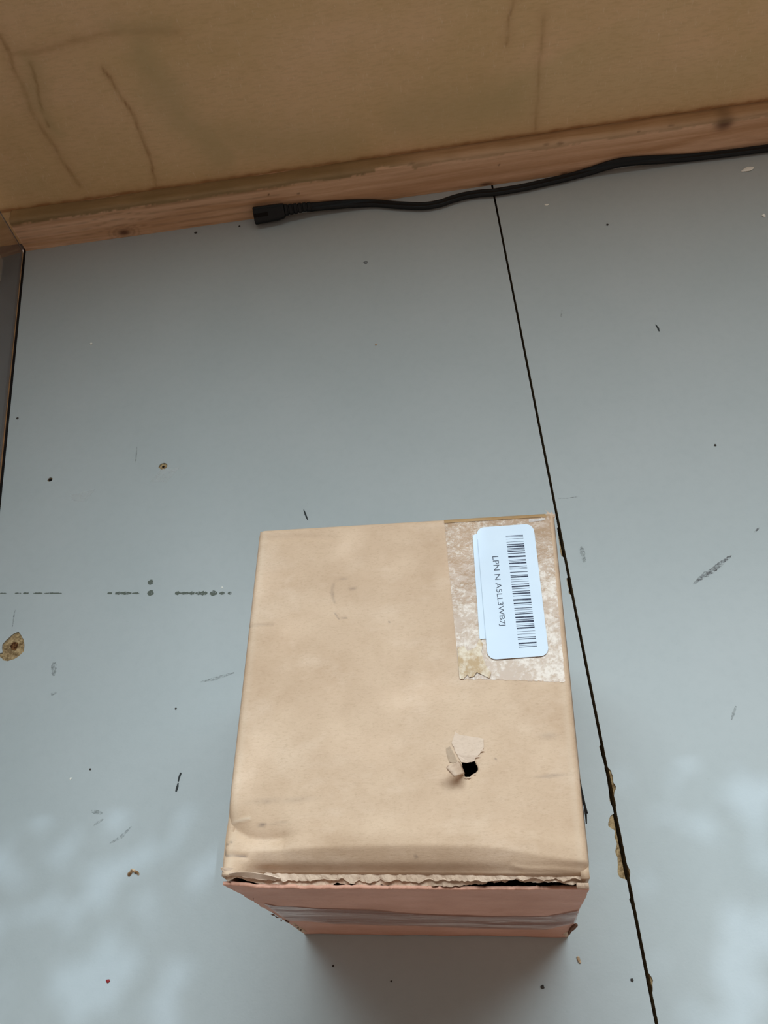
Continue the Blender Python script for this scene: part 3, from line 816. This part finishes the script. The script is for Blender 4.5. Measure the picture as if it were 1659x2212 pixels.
bm = bmesh.new()
BQ = [(1092.6, 1158), (1129.8, 1156), (1160, 1395.6), (1120.8, 1398)]
for yc, th in bars:
    t0 = (yc - 405 - th * .46) / 1243; t1 = (yc - 405 + th * .46) / 1243
    fc = bm.faces.new([bm.verts.new(lz(*quadmap(BQ, s_, t))) for s_, t in ((0, t1), (1, t1), (1, t0), (0, t0))])
link('barcode', bm, INK, lab)
bm = bmesh.new(); bm.faces.new([bm.verts.new(lz(x, y)) for x, y in ((1031, 1165), (1032, 1165), (1050, 1380), (1049, 1380))][::-1]); link('label_crease', bm, INK3, lab)
# printed number, reading down the label
cu = bpy.data.curves.new('label_text', 'FONT'); cu.body = 'LPN N A5LL3WB7J'; cu.size = 1; cu.resolution_u = 6
to = bpy.data.objects.new('tmp_text', cu); COL.objects.link(to)
dg = bpy.context.evaluated_depsgraph_get(); tm = bpy.data.meshes.new_from_object(to.evaluated_get(dg))
bpy.data.objects.remove(to); 
tx = [q.co.x for q in tm.vertices]; ty = [q.co.y for q in tm.vertices]
x0, x1, y0, y1 = min(tx), max(tx), 0, .70
TQ0, TQ1 = (1063.5, 1202), (1081.5, 1352)       # baseline start/end
TT0, TT1 = (1076.5, 1201), (1092.5, 1351)       # cap-top start/end
for q in tm.vertices:
    s_ = (q.co.x - x0) / (x1 - x0); h_ = q.co.y / y1
    bx_ = TQ0[0] * (1 - s_) + TQ1[0] * s_; by_ = TQ0[1] * (1 - s_) + TQ1[1] * s_
    tx_ = TT0[0] * (1 - s_) + TT1[0] * s_; ty_ = TT0[1] * (1 - s_) + TT1[1] * s_
    q.co = lz(bx_ * (1 - h_) + tx_ * h_, by_ * (1 - h_) + ty_ * h_)
link('label_text', tm, INK2, lab)
# liner torn back around the punched hole
def poly5(l, lift, name, mat, curl=None, thick=.0003):
    ps = []
    for i in range(len(l)):
        a, b_ = l[i], l[(i + 1) % len(l)]
        for k in range(4):
            t = k / 4; x = a[0] * (1 - t) + b_[0] * t; y = a[1] * (1 - t) + b_[1] * t
            jx = 5 * fbm(x * .05, y * .05, 3); jy = 5 * fbm(x * .05, y * .05, 8)
            ps.append((x + jx, y + jy))
    bm = bmesh.new(); vv = []
    for x, y in ps:
        p = surf(900 + x / 4.1475, 1540 + y / 4.1475, lift)
        if curl: p = curl(p, x, y)
        vv.append(bm.verts.new(p))
    fc = bm.faces.new(vv)
    if fc.normal.z < 0: fc.normal_flip()
    bmesh.ops.triangulate(bm, faces=bm.faces[:], ngon_method='BEAUTY')
    r_ = bmesh.ops.extrude_face_region(bm, geom=bm.faces[:])
    bmesh.ops.translate(bm, verts=[a for a in r_['geom'] if isinstance(a, bmesh.types.BMVert)], vec=(0, 0, thick))
    bmesh.ops.recalc_face_normals(bm, faces=bm.faces[:])
    return link(name, bm, mat, boxo)
poly5([(345, 170), (400, 200), (600, 235), (600, 320), (570, 360), (530, 405), (515, 430), (470, 440), (400, 440), (350, 350), (315, 270)], .0002, 'torn_liner', kraft('bare_liner', (.65, .50, .38), .85), thick=.00015)
poly5([(262, 320), (300, 300), (325, 350), (370, 440), (330, 450), (290, 440)], .00012, 'torn_liner', kraft('bruised_liner', (.44, .32, .22), .8), thick=.00015)
# curled flap standing up at the hole's left rim
v, f = [], []
root = [(372, 440), (395, 470), (408, 505), (424, 545)]
tip = [(285, 478), (272, 500), (300, 530), (338, 570)]
for j in range(9):
    s_ = j / 8
    for i in range(13):
        t = i / 12; a = lerpl(root, t); b_ = lerpl(tip, t)
        lift = .0004 + .0062 * math.sin(s_ * 1.9) / math.sin(1.9) * (1 - .15 * abs(t - .5)) 
        p = at(900 + (a[0] * (1 - s_) + b_[0] * s_) / 4.1475, 1540 + (a[1] * (1 - s_) + b_[1] * s_) / 4.1475, H + lift)
        v.append(p + Vector((.0001 * fbm(i, j, 1), .0001 * fbm(j, i, 3), .0003 * fbm(i * .4, j * .4, 3))) - OFF)
for j in range(8):
    for i in range(12): f.append((j * 13 + i, j * 13 + i + 1, (j + 1) * 13 + i + 1, (j + 1) * 13 + i))
o = link('torn_flap', mesh_from('torn_flap', v, f), KRAFT_IN, boxo, smooth=True, label='pale flap curled up beside the hole')
m_ = o.modifiers.new('card', 'SOLIDIFY'); m_.thickness = .0004
# ragged crumbs of paper round the lower rim of the hole
random.seed(4)
def scrap(vs_, name, mat):
    link(name, mesh_from(name, vs_, [(0, 1, 2), (0, 3, 1), (1, 3, 2), (2, 3, 0)]), mat, boxo)
for (x, y) in [(522, 548), (470, 580), (440, 584), (548, 395), (590, 345)]:
    c0 = surf(900 + x / 4.1475, 1540 + y / 4.1475, .0003)
    a = random.random() * 6.28; rr = random.uniform(.6, 1.8)
    scrap([c0 + Vector((.0008 * rr * math.cos(a + k * 2.1), .0004 * math.sin(a + k * 2.1), .0005 * random.random())) for k in range(3)] + [c0 + Vector((0, 0, -.0004))], 'torn_fibre', KRAFT_IN)
# unseen dark block added to keep the inside black behind the hole
link('dark_filler', box_bm(bBL.x + .008 - OFF.x, bBR.x - .008 - OFF.x, bBL.y + .012 - OFF.y, bTL.y - .016 - OFF.y, .004, .085, .004), VOID, boxo)
# thin black strap end sprung out at the right rim
def strap(pts, w0, name):
    v, f = [], []
    for i, (x, y) in enumerate(pts):
        p = at(x, y, H - .0022); wv = w0 * math.sin(math.pi * (i + .5) / len(pts)) ** .6
        for a, b_ in ((-.5, 0), (.5, 0), (.5, -.0012), (-.5, -.0012)): v.append(p + Vector((a * wv, 0, b_)) - OFF)
    for i in range(len(pts) - 1):
        for k in range(4): f.append((i * 4 + k, i * 4 + (k + 1) % 4, (i + 1) * 4 + (k + 1) % 4, (i + 1) * 4 + k))
    return link(name, mesh_from(name, v, f), VOID, boxo)
strap([(1249, 1672), (1253, 1690), (1256, 1708), (1260, 1726), (1264, 1742), (1269, 1756)], .0008, 'split_edge')
strap([(1263, 1745), (1266, 1760), (1267, 1778)], .0006, 'split_edge')
# frayed back-right corner
for (x, y, a, l_, zz) in [(1192, 1104, 2.4, .0060, .0010), (1195, 1101, 1.9, .0035, .0004), (1190, 1108, 2.9, .0045, .0002), (1197, 1104, 1.4, .0035, -.0004), (1197, 1108, .9, .0020, .0006)]:
    c0 = surf(x, y, .0002); d = Vector((math.cos(a), math.sin(a), .25)) * l_ * .55; s_ = Vector((-math.sin(a), math.cos(a), 0)) * .0006
    scrap([c0 - s_, c0 + s_, c0 + d + Vector((0, 0, zz)), c0 + Vector((0, 0, -.0008))], 'torn_fibre', KRAFT_IN)
# dark torn notch, lower right corner of the front
bm = bmesh.new()
P = [tf(x, y) + Vector((0, -.0004, 0)) for x, y in [(1235, 2003), (1243, 1996), (1248, 1998), (1241, 2006), (1234, 2011), (1230, 2018), (1227, 2017), (1230, 2009)]]
bm.faces.new([bm.verts.new(p - OFF) for p in P]); m = M('torn_brown', .9, .1); m.color(lin(.16, .08, .05)); TB = m.m
r_ = bmesh.ops.extrude_face_region(bm, geom=bm.faces[:]); bmesh.ops.translate(bm, verts=[a for a in r_['geom'] if isinstance(a, bmesh.types.BMVert)], vec=(0, .0008, 0))
link('torn_corner', bm, TB, boxo)
random.seed(9)
for (x, y) in [(500, 1921), (545, 1944), (588, 1977), (596, 1982), (604, 1987), (612, 1990), (620, 1993), (634, 2001), (642, 2007), (650, 2012)]:
    c0 = tf(x + 2, y - 1) - OFF
    scrap([c0 + Vector((random.uniform(-.0012, .0010), random.uniform(-.0003, .001), random.uniform(-.004, .003))) for k in range(4)], 'torn_fibre', TB)

# ------------------------------------------------------------------ crumbs on the floor
def crumb(px, py, r, mat, name, label, cat='debris', sx=1, sy=1, sz=.5, rot=0, seed=0, z=0, group=None):
    bm = bmesh.new(); bmesh.ops.create_icosphere(bm, subdivisions=2, radius=1)
    for v in bm.verts:
        k = 1 + .45 * fbm(v.co.x * 1.3, v.co.y * 1.3 + seed, v.co.z)
        v.co = Vector((v.co.x * r * sx * k, v.co.y * r * sy * k, v.co.z * r * sz * k))
    zmin = min(v.co.z for v in bm.verts)
    for v in bm.verts: v.co.z -= zmin
    o = link(name, bm, mat, None, False, label, cat, group); o.location = at(px, py, z); o.rotation_euler = (0, 0, rot)
    return o
# curled shaving
v, f = [], []
for i in range(15):
    a = math.radians(-20 + 215 * i / 14); R1 = .0024 + .0004 * math.sin(i)
    for dz in (0, .0016 + .0004 * math.sin(i * 1.7)):
        v.append((R1 * math.cos(a) * 1.1, R1 * math.sin(a) * .8 + (.0006 if dz else 0), dz))
for i in range(14): f.append((2 * i, 2 * i + 2, 2 * i + 3, 2 * i + 1))
o = link('wood_shaving', mesh_from('wood_shaving', v, f), CHIP, None, False, 'small curled tan shaving on the floor left of the box', 'debris')
o.location = at(289, 1890, 0); m_ = o.modifiers.new('t', 'SOLIDIFY'); m_.thickness = .0009
crumb(1250, 2073, .0010, CHIP, 'wood_crumb', 'tiny tan splinter on the floor below the box, near the seam', sx=.7, sy=1.6, rot=.3, seed=2)
crumb(234, 2119, .0008, RED, 'red_crumb', 'tiny dark red crumb on the floor at lower left', sx=1.2, seed=3)
crumb(1615, 367, .0030, FLAKE, 'white_flake', 'pale elongated flake beside the cord at the right', sx=1.7, sy=.7, sz=.2, rot=.25, seed=4)
crumb(1181, 443, .0012, FLAKE, 'white_flake', 'small white flake just right of the seam below the cord', sx=1.5, sy=.8, sz=.3, seed=5)
crumb(1650, 467, .0014, FLAKE, 'white_flake', 'white speck on the grey floor near the right edge, under the long flake', sx=.8, sy=1.2, sz=.4, seed=6)
crumb(197, 743, .0009, FLAKE, 'white_flake', 'white dot alone on the upper left of the grey floor', sz=.4, seed=7)
crumb(480, 1269, .0005, FLAKE, 'white_flake', 'tiny white speck above the right end of the glue line', sz=.4, seed=8)
crumb(153, 1682, .0006, FLAKE, 'white_flake', 'tiny white speck on the floor left of the black scuff', sz=.4, seed=9)
crumb(1312, 486, .0009, GRIT, 'grit_speck', 'black grit speck right of the seam on the upper floor', sz=.5, seed=10)
crumb(790, 567, .0017, GRIT if False else SCUFF_G, 'grit_speck', 'grey speck on the floor below the middle of the cord', sx=1, sy=1, sz=.1, seed=11)
crumb(1172, 2132, .0008, GRIT, 'grit_speck', 'dark grit in the shadow at the right, below the box', sz=.5, seed=12)
crumb(720, 2087, .0005, GRIT, 'grit_speck', 'dark grit in the shadow at the left, below the box', sz=.5, seed=13)
crumb(845, 2120, .0004, GRIT, 'grit_speck', 'dark grit in the middle of the shadow below the box', sz=.5, seed=14)
crumb(1365, 2117, .0007, GRIT, 'grit_speck', 'dark grit just left of the seam near the bottom', sz=.5, seed=15)
crumb(38, 904, .0009, GRIT, 'grit_speck', 'dark speck on the floor beside the clear pane', sz=.4, seed=16)
crumb(812, 745, .0007, CHIP, 'grit_speck', 'brownish speck in the middle of the upper floor', sz=.4, seed=17)
crumb(1545, 962, .0008, GRIT, 'grit_speck', 'dark speck on the right board above the long scuff', sz=.4, seed=18)
crumb(423, 503, .0012, GRIT, 'grit_speck', 'dark speck on the floor left of the plug', sz=.3, seed=19)
crumb(517, 489, .0008, GRIT, 'grit_speck', 'dark speck on the floor just beside the plug end', sz=.3, seed=20)
crumb(195, 1662, .0006, GRIT, 'grit_speck', 'dark speck on the floor above the faint scuffs at lower left', sz=.3, seed=21)
crumb(380, 1531, .0006, GRIT, 'grit_speck', 'dark speck on the floor left of the box, below its crease', sz=.3, seed=22)

# ------------------------------------------------------------------ unseen foliage added above the wall, gaps shaped to dapple the sunlight
random.seed(11)
blobs = [(x / 3.106, 1500 + y / 3.106) for x, y in [(110, 1140), (270, 1430), (300, 1370), (460, 1510), (500, 1460), (830, 1120), (800, 1160), (740, 1690), (430, 1990), (470, 1910), (830, 1900), (810, 1980), (90, 1480), (1160, 970), (590, 1400), (670, 2020), (1130, 1950), (50, 2070), (650, 1230), (430, 1030), (1330, 1200)]] + \
        [(1180 + x / 3.1065, 1500 + y / 3.1065) for x, y in [(1440, 640), (1400, 780), (1430, 920), (1470, 1150), (1440, 1520), (1210, 1670), (1230, 1820), (1360, 2000), (1170, 2120), (1260, 2120), (1380, 2150), (1100, 2170), (1470, 1700)]]
gaps = [at(x, y) for x, y in blobs]
bm = bmesh.new()
def leaf(c0, L, w_, ang, tilt):
    d = Vector((math.cos(ang), math.sin(ang), tilt)).normalized(); s_ = Vector((-math.sin(ang), math.cos(ang), 0))
    P = [c0 - d * L / 2, c0 - d * L * .15 + s_ * w_ / 2, c0 + d * L * .25 + s_ * w_ * .38, c0 + d * L / 2, c0 + d * L * .25 - s_ * w_ * .38, c0 - d * L * .15 - s_ * w_ / 2]
    bm.faces.new([bm.verts.new(p) for p in P])
SX, SY = SUN_DIR.x / SUN_DIR.z, SUN_DIR.y / SUN_DIR.z
y = -.86
while y < -.38:
    x = -.34
    while x < .44:
        fx, fy = x + random.uniform(-.005, .005), y + random.uniform(-.005, .005)
        x += .0105
        skip = False
        for g_ in gaps:
            # gap ellipses stretched along the sun's azimuth
            ex, ey = fx - g_.x, fy - g_.y; a = math.radians(48)
            e1 = ex * math.cos(a) + ey * math.sin(a); e2 = -ex * math.sin(a) + ey * math.cos(a)
            if (e1 / .0115) ** 2 + (e2 / .0062) ** 2 < 1: skip = True; break
        dense = .085 < fx < .225 and fy < -.45
        if skip or (not dense and random.random() < .25): continue
        zc = 2.30 + random.uniform(0, .12)
        leaf(Vector((fx + SX * zc, fy + SY * zc, zc)), .024, .0155, random.uniform(0, 6.28), random.uniform(-.3, .3))
    y += .0105
# wide outer leaves added to block sun around the dapples
for i in range(2600):
    fx, fy = random.uniform(-2.0, 2.0), random.uniform(-2.6, .5)
    if -.36 < fx < .46 and -.88 < fy < -.36: continue
    zc = random.uniform(2.30, 2.75); leaf(Vector((fx + SX * zc, fy + SY * zc, zc)), .17, .10, random.uniform(0, 6.28), random.uniform(-.3, .3))
link('dapple_foliage', bm, LEAF, None, label='unseen leaf screen added above the plywood wall to dapple sunlight', cat='foliage', kind='stuff')
